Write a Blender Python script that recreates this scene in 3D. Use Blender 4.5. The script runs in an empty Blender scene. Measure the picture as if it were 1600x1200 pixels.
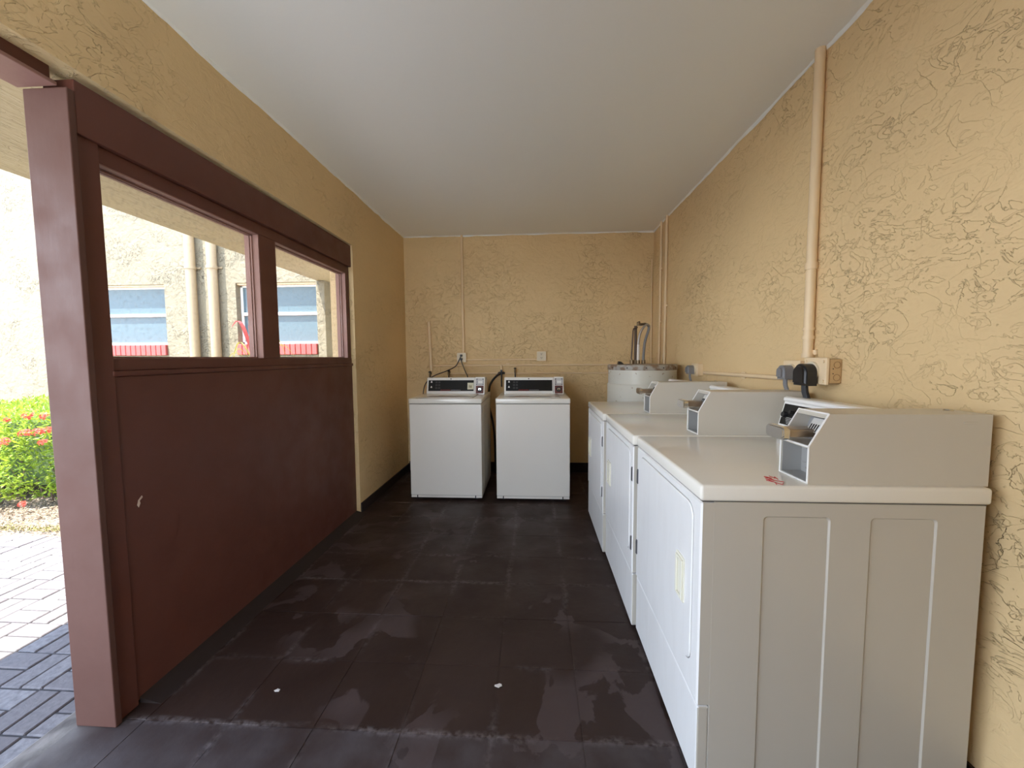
import bpy, bmesh, math, random
from mathutils import Vector, Matrix, noise
random.seed(7)
C = bpy.context.scene.collection
PI = math.pi
sc = bpy.context.scene

# ---------------------------------------------------------------- camera
H = 1.27
def cam_axes(yaw, pitch, roll):
    cy, sy, cp, sp = math.cos(yaw), math.sin(yaw), math.cos(pitch), math.sin(pitch)
    f = Vector((-sy*cp, cy*cp, -sp)); r = Vector((cy, sy, 0)); u = r.cross(f)
    cr, sr = math.cos(roll), math.sin(roll)
    return r*cr + u*sr, u*cr - r*sr, f
R_, U_, F_ = cam_axes(.0589, .0668, -.0062)
cd = bpy.data.cameras.new('camera'); cam = bpy.data.objects.new('camera', cd); C.objects.link(cam)
cd.sensor_width = 36; cd.lens = 616.65/1600*36; cd.clip_start = .02; cd.clip_end = 200
M = Matrix((R_, U_, -F_)).transposed().to_4x4(); M.translation = Vector((0, 0, H)); cam.matrix_world = M
sc.camera = cam

# ---------------------------------------------------------------- light
w = bpy.data.worlds.new('sky'); sc.world = w; w.use_nodes = True
nt = w.node_tree; bg = nt.nodes['Background']
# bright hazy summer sky: whiter towards the horizon, bluer overhead
SKY = 1.2
tc = nt.nodes.new('ShaderNodeTexCoord'); sx_ = nt.nodes.new('ShaderNodeSeparateXYZ'); cr_ = nt.nodes.new('ShaderNodeValToRGB')
cr_.color_ramp.elements[0].position = 0; cr_.color_ramp.elements[0].color = (.88, .94, 1.0, 1)
cr_.color_ramp.elements[1].position = .8; cr_.color_ramp.elements[1].color = (.42, .60, .95, 1)
nt.links.new(tc.outputs['Generated'], sx_.inputs[0]); nt.links.new(sx_.outputs[2], cr_.inputs[0]); nt.links.new(cr_.outputs[0], bg.inputs['Color'])
bg.inputs['Strength'].default_value = SKY
sd = bpy.data.lights.new('sun', 'SUN'); sun = bpy.data.objects.new('sun', sd); C.objects.link(sun)
SUN = 3.6; sd.energy = SUN; sd.angle = math.radians(.6); sd.color = (1, .95, .86)
sun.rotation_euler = Vector((.235, .30, -1)).to_track_quat('-Z', 'Y').to_euler()
vs = sc.view_settings
vs.view_transform = 'Standard'; vs.look = 'None'; vs.gamma = 1; vs.use_curve_mapping = False
vs.exposure = 2.58
sc.cycles.max_bounces = 14; sc.cycles.diffuse_bounces = 10; sc.cycles.transparent_max_bounces = 16

# ---------------------------------------------------------------- materials
def mat(name, col, rough=.6, metal=0, coat=0, spec=.5, sheen=0):
    m = bpy.data.materials.new(name); m.use_nodes = True
    b = m.node_tree.nodes['Principled BSDF']
    b.inputs['Base Color'].default_value = (*col, 1); b.inputs['Roughness'].default_value = rough
    b.inputs['Metallic'].default_value = metal; b.inputs['Coat Weight'].default_value = coat
    b.inputs['Specular IOR Level'].default_value = spec
    return m
class N:
    def __init__(s, m): s.t = m.node_tree; s.b = s.t.nodes['Principled BSDF']
    def n(s, t, **k):
        x = s.t.nodes.new(t)
        for a, v in k.items():
            if a.startswith('i_'): x.inputs[int(a[2:])].default_value = v
            else: setattr(x, a, v)
        return x
    def l(s, a, b): s.t.links.new(a, b)
    def pos(s):
        g = s.n('ShaderNodeNewGeometry'); return g.outputs['Position']
    def obj(s):
        return s.n('ShaderNodeTexCoord').outputs['Object']
    def noise(s, vec, scale, detail=3, dist=0, rough=.5):
        x = s.n('ShaderNodeTexNoise'); x.inputs['Scale'].default_value = scale; x.inputs['Detail'].default_value = detail
        x.inputs['Distortion'].default_value = dist; x.inputs['Roughness'].default_value = rough
        s.l(vec, x.inputs['Vector']); return x.outputs['Fac']
    def ramp(s, fac, stops):
        x = s.n('ShaderNodeValToRGB'); e = x.color_ramp.elements
        while len(e) < len(stops): e.new(.5)
        for i, (p, c) in enumerate(stops):
            e[i].position = p; e[i].color = (c, c, c, 1) if isinstance(c, (int, float)) else (*c, 1)
        s.l(fac, x.inputs[0]); return x.outputs[0]
    def mix(s, fac, a, b, mode='MIX'):
        x = s.n('ShaderNodeMix', data_type='RGBA', blend_type=mode)
        for sock, v in ((x.inputs[0], fac), (x.inputs[6], a), (x.inputs[7], b)):
            if isinstance(v, (int, float)): sock.default_value = v
            elif isinstance(v, tuple): sock.default_value = (*v, 1)
            else: s.l(v, sock)
        return x.outputs[2]
    def math(s, op, a, b=0., c=0.):
        x = s.n('ShaderNodeMath', operation=op)
        for i, v in enumerate((a, b, c)):
            if isinstance(v, (int, float)): x.inputs[i].default_value = v
            else: s.l(v, x.inputs[i])
        return x.outputs[0]
    def map(s, vec, sc=(1, 1, 1), rot=(0, 0, 0), loc=(0, 0, 0)):
        x = s.n('ShaderNodeMapping'); x.inputs['Scale'].default_value = sc; x.inputs['Rotation'].default_value = rot
        x.inputs['Location'].default_value = loc; s.l(vec, x.inputs[0]); return x.outputs[0]
    def bump(s, h, strength, dist):
        x = s.n('ShaderNodeBump'); x.inputs['Strength'].default_value = strength; x.inputs['Distance'].default_value = dist
        s.l(h, x.inputs['Height']); s.l(x.outputs[0], s.b.inputs['Normal']); return x
    def color(s, c): s.l(c, s.b.inputs['Base Color'])
    def rough(s, c): s.l(c, s.b.inputs['Roughness'])

def stucco(name, col, scale=1., amount=1., stretch=(1, 1, 1), rot=(.5, .5, 0), dark=.55):
    m = mat(name, col, .62, spec=.35); k = N(m); p = k.map(k.pos(), stretch, rot)
    n1 = k.noise(p, 7*scale, 5, 1.4, .55)
    plate = k.ramp(n1, [(.50, 0.), (.512, 1.)])
    n1b = k.noise(k.map(p, loc=(3, 7, 1)), 15*scale, 4, 1.2, .55)
    plate2 = k.ramp(n1b, [(.55, 0.), (.566, 1.)])
    mask = k.ramp(k.noise(p, 2.1*scale, 3, .3), [(.46, 0.), (.66, 1.)])
    fine = k.noise(p, 90, 3)
    med = k.noise(p, 14, 3, .6)
    h = k.math('MULTIPLY', k.math('ADD', plate, k.math('MULTIPLY', plate2, .6)), k.math('MULTIPLY_ADD', mask, .9, .1))
    h = k.math('ADD', h, k.math('ADD', k.math('MULTIPLY', med, .9), k.math('MULTIPLY', fine, .12)))
    k.bump(h, .85*amount, .0085)
    # grime caught along the ledges of the trowelled plaster
    e1 = k.ramp(n1, [(.492, 0.), (.503, 1.), (.513, 0.)])
    e2 = k.ramp(n1b, [(.548, 0.), (.556, .55), (.564, 0.)])
    brk = k.ramp(k.noise(p, 22, 3), [(.48, 0.), (.60, 1.)])
    e = k.math('MULTIPLY', k.math('MULTIPLY', k.math('MAXIMUM', e1, e2), mask), brk)
    big = k.noise(p, 1.1, 3)
    base = k.mix(k.ramp(big, [(.35, 0.), (.7, 1.)]), col, tuple(c*.90 for c in col))
    k.color(k.mix(k.math('MULTIPLY', e, .62), base, tuple(c*dark for c in col)))
    return m
m_wall = stucco('beige_stucco', (.76, .565, .305), stretch=(1, .75, 1.15))
m_wall_back = m_wall
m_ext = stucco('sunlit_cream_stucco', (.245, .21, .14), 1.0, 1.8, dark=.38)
m_soffit = stucco('soffit_stucco', (.46, .365, .215), .8, 1.0, stretch=(2.2, .6, 1), rot=(0, 0, 0))
m_ceil = mat('ceiling_white', (.86, .885, .86), .55); k = N(m_ceil)
k.bump(k.math('ADD', k.noise(k.pos(), 5, 4), k.math('MULTIPLY', k.noise(k.pos(), 60, 2), .15)), .25, .01)
m_conduit = mat('painted_conduit', (.80, .62, .39), .42)
k = N(m_conduit); k.bump(k.noise(k.pos(), 60, 2), .15, .002)
m_box = mat('painted_box', (.80, .63, .41), .45)
m_boxd = mat('painted_box_cover', (.56, .38, .19), .5)
m_ivory = mat('ivory_plastic', (.74, .66, .50), .4)

def painted_brown(name, c1, c2, rough=.42):
    m = mat(name, c1, rough, spec=.4); k = N(m); p = k.pos()
    f = k.ramp(k.noise(p, 2.2, 4, .4), [(.3, 0.), (.72, 1.)])
    k.color(k.mix(f, c1, c2)); k.bump(k.math('ADD', k.noise(p, 35, 4), k.math('MULTIPLY', k.noise(k.map(p, (1, 1, .12)), 60, 2), .5)), .22, .003)
    k.rough(k.ramp(k.noise(p, 9, 3), [(.3, rough-.06), (.7, rough+.14)]))
    return m
m_brown = painted_brown('brown_painted_wood', (.125, .043, .029), (.105, .035, .024))
m_post = painted_brown('post_brown', (.100, .043, .031), (.085, .035, .024), .55)
m_reveal_lit = painted_brown('reveal_brown_lit', (.30, .165, .130), (.25, .13, .105), .55)  # partition brown lightened, daylight on the reveals put into the colour
m_band = mat('dark_base_band', (.020, .012, .010), .6)

m_floor = mat('painted_floor', (.03, .02, .017), .62, spec=.22); k = N(m_floor); p = k.pos()
b1 = k.noise(p, 1.3, 4, .6); b2 = k.noise(k.map(p, loc=(5, 2, 0)), 3.4, 5, 1.0)
patch = k.ramp(b2, [(.535, 0.), (.55, 1.)])
pm = k.ramp(k.noise(k.map(p, loc=(1, 9, 0)), 1.9, 2), [(.47, 0.), (.58, 1.)])
patch = k.math('MULTIPLY', patch, pm)
c = k.mix(k.ramp(b1, [(.3, 0.), (.7, 1.)]), (.024, .0125, .0095), (.044, .027, .022))
c = k.mix(k.math('MULTIPLY', patch, .55), c, (.085, .062, .060))
# worn, chalky grout lines of the painted-over tiles (12 inch grid)
sx = k.n('ShaderNodeSeparateXYZ'); k.l(p, sx.inputs[0])
wob = k.math('MULTIPLY', k.math('SUBTRACT', k.noise(p, 6, 3), .5), .03)
def gridline(s, off, pitch, width):
    a = k.math('ADD', k.math('SUBTRACT', s, off), wob)
    a = k.math('PINGPONG', k.math('ADD', a, pitch*40), pitch/2)
    return k.ramp(k.math('DIVIDE', a, width), [(.0, 1.), (1., 0.)])
g = k.math('MAXIMUM', gridline(sx.outputs[0], -.765, .3065, .022), gridline(sx.outputs[1], 1.235, .3015, .022))
gm = k.ramp(k.noise(k.map(p, loc=(7, 3, 2)), 2.4, 5, .3, .6), [(.46, 0.), (.66, 1.)])
gf = k.ramp(k.noise(p, 45, 4), [(.38, 0.), (.62, 1.)])
seam = k.ramp(k.math('DIVIDE', k.math('ABSOLUTE', k.math('ADD', k.math('SUBTRACT', sx.outputs[1], 1.238), wob)), .022), [(.2, 1.), (1., 0.)])
sm = k.ramp(k.noise(k.map(p, (1, 3, 1), loc=(2, 3, 2)), 5, 4), [(.40, 0.), (.56, 1.)])
g = k.math('MULTIPLY', k.math('MAXIMUM', k.math('MULTIPLY', g, gm), k.math('MULTIPLY', seam, sm)), gf)
c = k.mix(k.math('MULTIPLY', g, .7), c, (.17, .145, .14))
# sky reflection on the floor by the open doorway, painted in as grey
near = k.ramp(k.math('ADD', k.math('MULTIPLY', sx.outputs[1], -1.), k.math('MULTIPLY', k.math('SUBTRACT', k.noise(p, 5, 3), .5), .25)), [(0., 0.), (1., 1.)])
door = k.math('MULTIPLY', k.math('LESS_THAN', sx.outputs[1], 1.235), .6)
c = k.mix(k.math('MULTIPLY', door, k.ramp(k.noise(p, 7, 4), [(.3, .2), (.7, 1.)])), c, (.085, .075, .078))
edge = k.ramp(k.math('ADD', k.math('MULTIPLY', sx.outputs[0], -1.), k.math('MULTIPLY', k.math('SUBTRACT', k.noise(p, 8, 3), .5), .10)), [(0., 0.), (1., 1.)])
ap = k.math('SMOOTH_MIN', k.math('MAXIMUM', k.math('MULTIPLY', k.math('SUBTRACT', k.math('MULTIPLY', sx.outputs[0], -1.), 1.48), 7.), 0.), 1., .1)
c = k.mix(k.math('MULTIPLY', k.math('MULTIPLY', ap, .75), k.ramp(k.noise(p, 13, 5), [(.35, .3), (.65, 1.)])), c, (.16, .138, .125))
k.color(c)
k.rough(k.ramp(k.noise(p, 4, 4), [(.3, .36), (.7, .62)]))
k.bump(k.math('ADD', k.math('ADD', k.noise(p, 22, 5), k.math('MULTIPLY', patch, .25)), k.math('MULTIPLY', g, .6)), .35, .004)

def enamel(name, col, rough=.28, streak=.03):
    m = mat(name, col, rough, coat=.25, spec=.5); k = N(m); p = k.pos()
    m.node_tree.nodes['Principled BSDF'].inputs['Coat Roughness'].default_value = .12
    f = k.ramp(k.noise(k.map(p, (3, 3, .7)), 6, 4, .5), [(.45, 0.), (.8, 1.)])
    k.color(k.mix(k.math('MULTIPLY', f, streak), col, (.42, .38, .32)))
    k.rough(k.ramp(k.noise(p, 2.5, 2), [(.3, rough+.03), (.7, rough+.07)]))
    return m
m_enamel = enamel('white_enamel', (.74, .71, .65), .3, .0)
m_flank_shade = enamel('white_enamel_shaded', (.53, .50, .435), .34, .0)  # dryer's white enamel darkened, shade on its sides put into the colour
m_enamel_front = enamel('white_enamel_front', (.82, .82, .81), .33, .10)  # lighter copy of the same enamel for the daylit dryer fronts
m_top = enamel('worktop_enamel', (.82, .795, .72), .12, .01)  # colour raised to carry the wall's reflection on the worktops
m_coinbox = enamel('coin_box_paint', (.58, .545, .47), .35, .04)
m_console = enamel('console_white', (.84, .84, .82), .25, .03)
m_black = mat('black_glossy_panel', (.008, .008, .008), .3, spec=.25)
m_dark = mat('dark_gap', (.012, .011, .010), .8)
m_seam = mat('seam_shadow_grey', (.10, .095, .09), .7)
m_grey = mat('grey_sheet_metal', (.40, .40, .39), .42, .35)
m_chrome = mat('brushed_chrome', (.72, .71, .69), .18, 1)
m_slide = mat('worn_coin_slide_metal', (.42, .35, .28), .30, .9)
m_hinge = mat('dark_hinge_metal', (.12, .12, .13), .4, .7)
m_handle = mat('ivory_handle', (.80, .78, .66), .35)
m_red = mat('red_ink', (.45, .03, .03), .6)
m_lab = mat('silver_label', (.38, .38, .40), .4, .3)
m_maroon = mat('maroon_label', (.13, .035, .03), .4)
m_slotface = mat('satin_steel', (.62, .62, .60), .45, .2)
m_white = mat('white_print', (.80, .80, .78), .5)
m_cream = mat('cream_sticker', (.70, .68, .52), .5)
m_blackrub = mat('black_rubber', (.012, .012, .014), .38)
m_greyrub = mat('grey_rubber', (.19, .19, .20), .45)
m_tank = mat('heater_jacket', (.58, .57, .50), .4, coat=.1); k = N(m_tank); p = k.pos()
r1 = k.ramp(k.noise(p, 26, 3, .4), [(.66, 0.), (.70, 1.)])
k.color(k.mix(k.math('MULTIPLY', r1, .75), (.58, .57, .50), (.22, .13, .06)))
m_tanktop = mat('heater_rusty_lid', (.30, .26, .22), .5); k = N(m_tanktop)
k.color(k.mix(k.ramp(k.noise(k.pos(), 18, 3), [(.45, 0.), (.6, 1.)]), (.36, .34, .30), (.20, .13, .08)))
m_flex = mat('braided_flex_metal', (.40, .37, .36), .35, .8)
m_copper = mat('dull_copper', (.10, .065, .045), .45, .5)
m_brass = mat('dull_brass', (.16, .11, .06), .4, .7)

m_paver = mat('grey_paver', (.40, .37, .39), .8); k = N(m_paver); p = k.pos()
oi = k.n('ShaderNodeObjectInfo').outputs['Random']
c = k.mix(k.ramp(oi, [(0., 0.), (1., 1.)]), (.12, .104, .107), (.205, .193, .196))
c = k.mix(k.ramp(k.noise(p, 55, 4), [(.35, 0.), (.7, .7)]), c, (.09, .08, .085))
k.color(c); k.bump(k.noise(p, 90, 4), .5, .003)
m_sand = mat('joint_sand', (.05, .045, .045), .95)
m_mulch = mat('mulch', (.38, .29, .22), .95); k = N(m_mulch); p = k.pos()
k.color(k.mix(k.ramp(k.noise(k.map(p, (1, 2, 1)), 40, 5, .5), [(.35, 0.), (.65, 1.)]), (.10, .07, .05), (.27, .22, .165)))
k.bump(k.noise(p, 35, 5), 1., .02)
m_concrete = mat('apron_concrete', (.22, .195, .18), .75); k = N(m_concrete); p = k.pos()
k.color(k.mix(k.ramp(k.noise(p, 11, 6, .4), [(.35, 0.), (.65, 1.)]), (.07, .057, .05), (.20, .175, .155)))
k.bump(k.noise(k.map(p, (1, .5, 1)), 28, 5), .6, .006)
def leafmat(name, a, b):
    m = mat(name, a, .45); k = N(m); p = k.pos()
    k.color(k.mix(k.ramp(k.noise(p, 22, 3), [(.35, 0.), (.65, 1.)]), tuple(c*.75 for c in a), tuple(c*.75 for c in b)))
    bb = k.b; bb.inputs['Subsurface Weight'].default_value = 0
    # thin leaves pass some light
    tr = k.n('ShaderNodeBsdfTranslucent'); tr.inputs[0].default_value = (*[min(1, x*1.3) for x in b], 1)
    mx = k.n('ShaderNodeMixShader'); mx.inputs[0].default_value = .3
    out = [n for n in k.t.nodes if n.type == 'OUTPUT_MATERIAL'][0]
    k.l(bb.outputs[0], mx.inputs[1]); k.l(tr.outputs[0], mx.inputs[2]); k.l(mx.outputs[0], out.inputs[0])
    return m
m_leaf = leafmat('hedge_leaf', (.13, .27, .03), (.36, .46, .05))
m_flower = leafmat('ixora_red', (.62, .06, .04), (.75, .12, .07))
m_ti_red = leafmat('ti_leaf_red', (.45, .05, .06), (.5, .10, .10))
m_ti_green = leafmat('ti_leaf_green', (.10, .16, .04), (.35, .30, .06))
m_bark = mat('bark', (.12, .08, .06), .9)
m_sillbrick = mat('red_painted_brick', (.52, .085, .075), .6)
m_winframe = mat('window_frame_white', (.80, .80, .76), .4)
m_glass_ext = mat('window_glass_tinted', (.085, .13, .15), .06, spec=.4)
k = N(m_glass_ext); sp_ = k.n('ShaderNodeSeparateXYZ'); k.l(k.pos(), sp_.inputs[0])
k.rough(k.ramp(k.noise(k.pos(), 9, 4), [(.4, .04), (.7, .35)]))
m_pane = bpy.data.materials.new('dusty_clear_pane'); m_pane.use_nodes = True; t_ = m_pane.node_tree; t_.nodes.clear()
o_ = t_.nodes.new('ShaderNodeOutputMaterial'); tp = t_.nodes.new('ShaderNodeBsdfTransparent'); gl = t_.nodes.new('ShaderNodeBsdfGlossy')
df = t_.nodes.new('ShaderNodeBsdfDiffuse'); df.inputs[0].default_value = (.7, .65, .58, 1); gl.inputs['Roughness'].default_value = .02
m1 = t_.nodes.new('ShaderNodeMixShader'); m2 = t_.nodes.new('ShaderNodeMixShader'); fr = t_.nodes.new('ShaderNodeFresnel'); fr.inputs[0].default_value = 1.3
ns = t_.nodes.new('ShaderNodeTexNoise'); ns.inputs['Scale'].default_value = 60; ge = t_.nodes.new('ShaderNodeNewGeometry')
rp = t_.nodes.new('ShaderNodeValToRGB'); rp.color_ramp.elements[0].position = .5; rp.color_ramp.elements[0].color = (.015,)*3+(1,); rp.color_ramp.elements[1].position = .75; rp.color_ramp.elements[1].color = (.12,)*3+(1,)
L_ = t_.links.new; L_(ge.outputs[0], ns.inputs[0]); L_(ns.outputs[0], rp.inputs[0]); m1.inputs[0].default_value = .045; L_(tp.outputs[0], m1.inputs[1]); L_(gl.outputs[0], m1.inputs[2])
L_(rp.outputs[0], m2.inputs[0]); L_(m1.outputs[0], m2.inputs[1]); L_(df.outputs[0], m2.inputs[2]); L_(m2.outputs[0], o_.inputs[0])

# ---------------------------------------------------------------- mesh helpers
def obj(name, bm, m, parent=None, smooth=False, label=None, stuff=False):
    me = bpy.data.meshes.new(name); bm.normal_update(); bm.to_mesh(me); bm.free()
    o = bpy.data.objects.new(name, me); C.objects.link(o)
    for x in (m if isinstance(m, (list, tuple)) else [m]): me.materials.append(x)
    if smooth:
        me.polygons.foreach_set('use_smooth', [True]*len(me.polygons))
        try: me.set_sharp_from_angle(angle=math.radians(40))
        except Exception: pass
    if parent: o.parent = parent
    if label: o['label'] = label
    if stuff: o['kind'] = 'stuff'
    return o
def empty(name, loc=(0, 0, 0), rz=0):
    o = bpy.data.objects.new(name, None); C.objects.link(o); o.location = loc; o.rotation_euler = (0, 0, rz); o.empty_display_size = .1; return o
def tag(o, label, cat, group=None):
    o['label'] = label; o['category'] = cat
    if group: o['group'] = group
    return o
def struct(o): o['kind'] = 'structure'; return o
def BM(): return bmesh.new()
def box(bm, x0, x1, y0, y1, z0, z1, bev=0, seg=2, mi=0):
    r = bmesh.ops.create_cube(bm, size=1)['verts']
    for v in r: v.co = Vector((x0 + (v.co.x+.5)*(x1-x0), y0 + (v.co.y+.5)*(y1-y0), z0 + (v.co.z+.5)*(z1-z0)))
    fs = set(f for v in r for f in v.link_faces)
    for f in fs: f.material_index = mi
    if bev: bmesh.ops.bevel(bm, geom=list(set(e for v in r for e in v.link_edges)), offset=bev, segments=seg, affect='EDGES', profile=.5)
def B(*a, **k):
    bm = BM(); box(bm, *a, **k); return bm
def tube(bm, pts, r, seg=10, cap=True):
    pts = [Vector(p) for p in pts]; rings = []; up = None
    rr = r if isinstance(r, (list, tuple)) else [r]*len(pts)
    for i, p in enumerate(pts):
        d = (pts[min(i+1, len(pts)-1)] - pts[max(i-1, 0)]).normalized()
        if up is None: up = Vector((0, 0, 1)) if abs(d.z) < .9 else Vector((1, 0, 0))
        a = d.cross(up).normalized(); b = d.cross(a).normalized(); up = -b if False else up - d*up.dot(d)
        if up.length < 1e-3: up = Vector((1, 0, 0))
        up.normalize(); a = d.cross(up).normalized(); b = a.cross(d).normalized()
        rings.append([bm.verts.new(p + (a*math.cos(t) + b*math.sin(t))*rr[i]) for t in [2*PI*j/seg for j in range(seg)]])
    for A, Bq in zip(rings, rings[1:]):
        for j in range(seg): bm.faces.new((A[j], A[(j+1) % seg], Bq[(j+1) % seg], Bq[j]))
    if cap: bm.faces.new(rings[0][::-1]); bm.faces.new(rings[-1])
    bmesh.ops.recalc_face_normals(bm, faces=bm.faces)
def T(pts, r, seg=10):
    bm = BM(); tube(bm, pts, r, seg); return bm
def spline(pts, n=8):
    P = [Vector(p) for p in pts]; P = [P[0]*2-P[1]] + P + [P[-1]*2-P[-2]]; out = []
    for i in range(1, len(P)-2):
        for j in range(n):
            t = j/n; a, b, c, d = P[i-1:i+3]
            out.append(.5*((2*b) + (c-a)*t + (2*a-5*b+4*c-d)*t*t + (3*b-a-3*c+d)*t**3))
    return out + [P[-2]]
def cyl(bm, c, axis, r, h, seg=20, r2=None):
    a = Vector(axis).normalized(); tube(bm, [Vector(c), Vector(c)+a*h], [r, r2 if r2 is not None else r], seg)
def prism(bm, poly, ax, a0, a1, mi=0):
    # poly: 2D points; ax 'Y': poly is (x,z); ax 'X': poly is (y,z); ax 'Z': (x,y)
    def P(u, v, a): return {'Y': (u, a, v), 'X': (a, u, v), 'Z': (u, v, a)}[ax]
    A = [bm.verts.new(P(u, v, a0)) for u, v in poly]; Bq = [bm.verts.new(P(u, v, a1)) for u, v in poly]
    fs = [bm.faces.new(A), bm.faces.new(Bq[::-1])]
    n = len(poly)
    for i in range(n): fs.append(bm.faces.new((A[i], Bq[i], Bq[(i+1) % n], A[(i+1) % n])))
    for f in fs: f.material_index = mi
    bmesh.ops.recalc_face_normals(bm, faces=fs)
    return fs
def rrect(u0, u1, v0, v1, r, n=6, corners=(1, 1, 1, 1)):
    out = []
    for (cu, cv, a0, on) in ((u1-r, v1-r, 0, corners[0]), (u0+r, v1-r, 90, corners[1]), (u0+r, v0+r, 180, corners[2]), (u1-r, v0+r, 270, corners[3])):
        if on:
            for i in range(n+1):
                a = math.radians(a0 + 90*i/n); out.append((cu+r*math.cos(a), cv+r*math.sin(a)))
        else:
            a = math.radians(a0+45); out.append((cu+r*(1 if math.cos(a) > 0 else -1), cv+r*(1 if math.sin(a) > 0 else -1)))
    return out
def ring_outer(inner, y0, y1, z0, z1, n=7):
    out = []
    for i, (u, v) in enumerate(inner):
        q_ = i//n; t = (i % n)/(n-1)
        cs = [(y1, z1), (y0, z1), (y0, z0), (y1, z0)][q_]; iu, iv = inner[q_*n], inner[q_*n+n-1]
        st = {0: (y1, iu[1]), 1: (iu[0], z1), 2: (y0, iu[1]), 3: (iu[0], z0)}[q_]
        en = {0: (iv[0], z1), 1: (y0, iv[1]), 2: (iv[0], z0), 3: (y1, iv[1])}[q_]
        A, Bq, f = (st, cs, t*2) if t < .5 else (cs, en, t*2-1)
        out.append((A[0]+(Bq[0]-A[0])*f, A[1]+(Bq[1]-A[1])*f))
    return out
def lathe(bm, c, prof, seg=48):
    rings = [[bm.verts.new((c[0]+r*math.cos(2*PI*j/seg), c[1]+r*math.sin(2*PI*j/seg), c[2]+z)) for j in range(seg)] for r, z in prof]
    for A, Bq in zip(rings, rings[1:]):
        for j in range(seg): bm.faces.new((A[j], A[(j+1) % seg], Bq[(j+1) % seg], Bq[j]))
    bm.faces.new(rings[0][::-1]); bm.faces.new(rings[-1]); bmesh.ops.recalc_face_normals(bm, faces=bm.faces)

# ---------------------------------------------------------------- room shell
XR, YB, XL, XP, ZC = 1.256, 4.34, -1.437, -1.468, 2.593
YF = -.45            # wall behind the camera
struct(obj('wall_right', B(XR, XR+.2, YF-.2, YB+.2, -.15, ZC+.02), m_wall))
struct(obj('wall_back', B(XL-.2, XR, YB, YB+.2, -.15, ZC+.02), m_wall))
bm = BM()
prism(bm, [(YB, -.15), (YB, ZC+.02), (YF, ZC+.02), (YF, 2.18), (1.22, 2.18), (3.095, 2.16), (3.095, -.15)], 'X', XL-.19, XL)
struct(obj('wall_left', bm, m_wall))
# unseen front left corner, behind the camera, opened to add daylight indoors
bm = BM(); box(bm, -.66, XR, YF-.2, YF, -.15, ZC+.02); box(bm, XL-.19, -.66, YF-.2, YF, 2.18, ZC+.02)
struct(obj('wall_front', bm, m_wall))
struct(obj('ceiling', B(XL-.2, XR+.2, YF-.2, YB+.2, ZC, ZC+.2), m_ceil))
# ragged white paint bead where the ceiling meets the walls
def ragged(name, p0, p1, inward, n=90):
    bm = BM(); a = Vector(p0); b = Vector(p1); iv = Vector(inward); prev = None
    for i in range(n+1):
        p = a.lerp(b, i/n); wv = .006 + .012*abs(noise.noise(p*6)) + .004*random.random(); dz = .004+.016*abs(noise.noise(p*4+Vector((9, 0, 0)))) + .003*random.random()
        ring = [bm.verts.new(p), bm.verts.new(p + iv*wv), bm.verts.new(p + iv*.003 + Vector((0, 0, -dz))), bm.verts.new(p+Vector((0, 0, -dz-.001)))]
        if prev:
            for j in range(4): bm.faces.new((prev[j], prev[(j+1) % 4], ring[(j+1) % 4], ring[j]))
        prev = ring
    bmesh.ops.recalc_face_normals(bm, faces=bm.faces)
    struct(obj(name, bm, m_ceil))
ragged('trim_1', (XR, YF, ZC), (XR, YB, ZC), (-1, 0, 0), 160)
ragged('trim_2', (XL, YB, ZC), (XR, YB, ZC), (0, -1, 0), 90)
ragged('trim_3', (XL, YF, ZC), (XL, YB, ZC), (1, 0, 0), 160)
# dark painted baseboards
struct(obj('baseboard_left', B(XL, XL+.012, 3.10, YB, 0, .082, bev=.003), m_band))
bm = BM(); box(bm, XL+.012, XR, YB-.014, YB, 0, .105, bev=.003)
struct(obj('baseboard_back', bm, m_band))
struct(obj('baseboard_right', B(XR-.012, XR, YF, YB-.014, 0, .09, bev=.003), m_band))
bm = BM(); prism(bm, [(-1.468, 0.0), (-1.468, .022), (-1.45, .016), (-1.41, .006), (-1.385, 0.0)], 'Y', 1.30, 3.09)  # low dark strip along the foot of the partition
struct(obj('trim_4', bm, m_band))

# floor with the painted-over tiles as pieces
fl = struct(obj('floor', B(-1.60, XR, YF, YB, -.15, -.0025), m_floor))
tx = [-.765 + .3065*i for i in range(-3, 8)]; ty = [1.235 + .3015*i for i in range(-9, 12)]
tx = [-1.60] + [x for x in tx if x > -1.5 and x < XR-.05] + [XR]; ty = [YF] + [y for y in ty if y > YF+.05 and y < YB-.05] + [YB]
for i in range(len(tx)-1):
    for j in range(len(ty)-1):
        x0, x1, y0, y1 = tx[i]+.003, tx[i+1]-.003, ty[j]+.003, ty[j+1]-.003
        bm = BM(); z = -.0012*random.random()
        box(bm, x0, x1, y0, y1, -.01, z)
        for v in bm.verts:
            if v.co.z > -.005: v.co.z += -.0012*random.random()
        obj('tile', bm, m_floor, fl)

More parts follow.
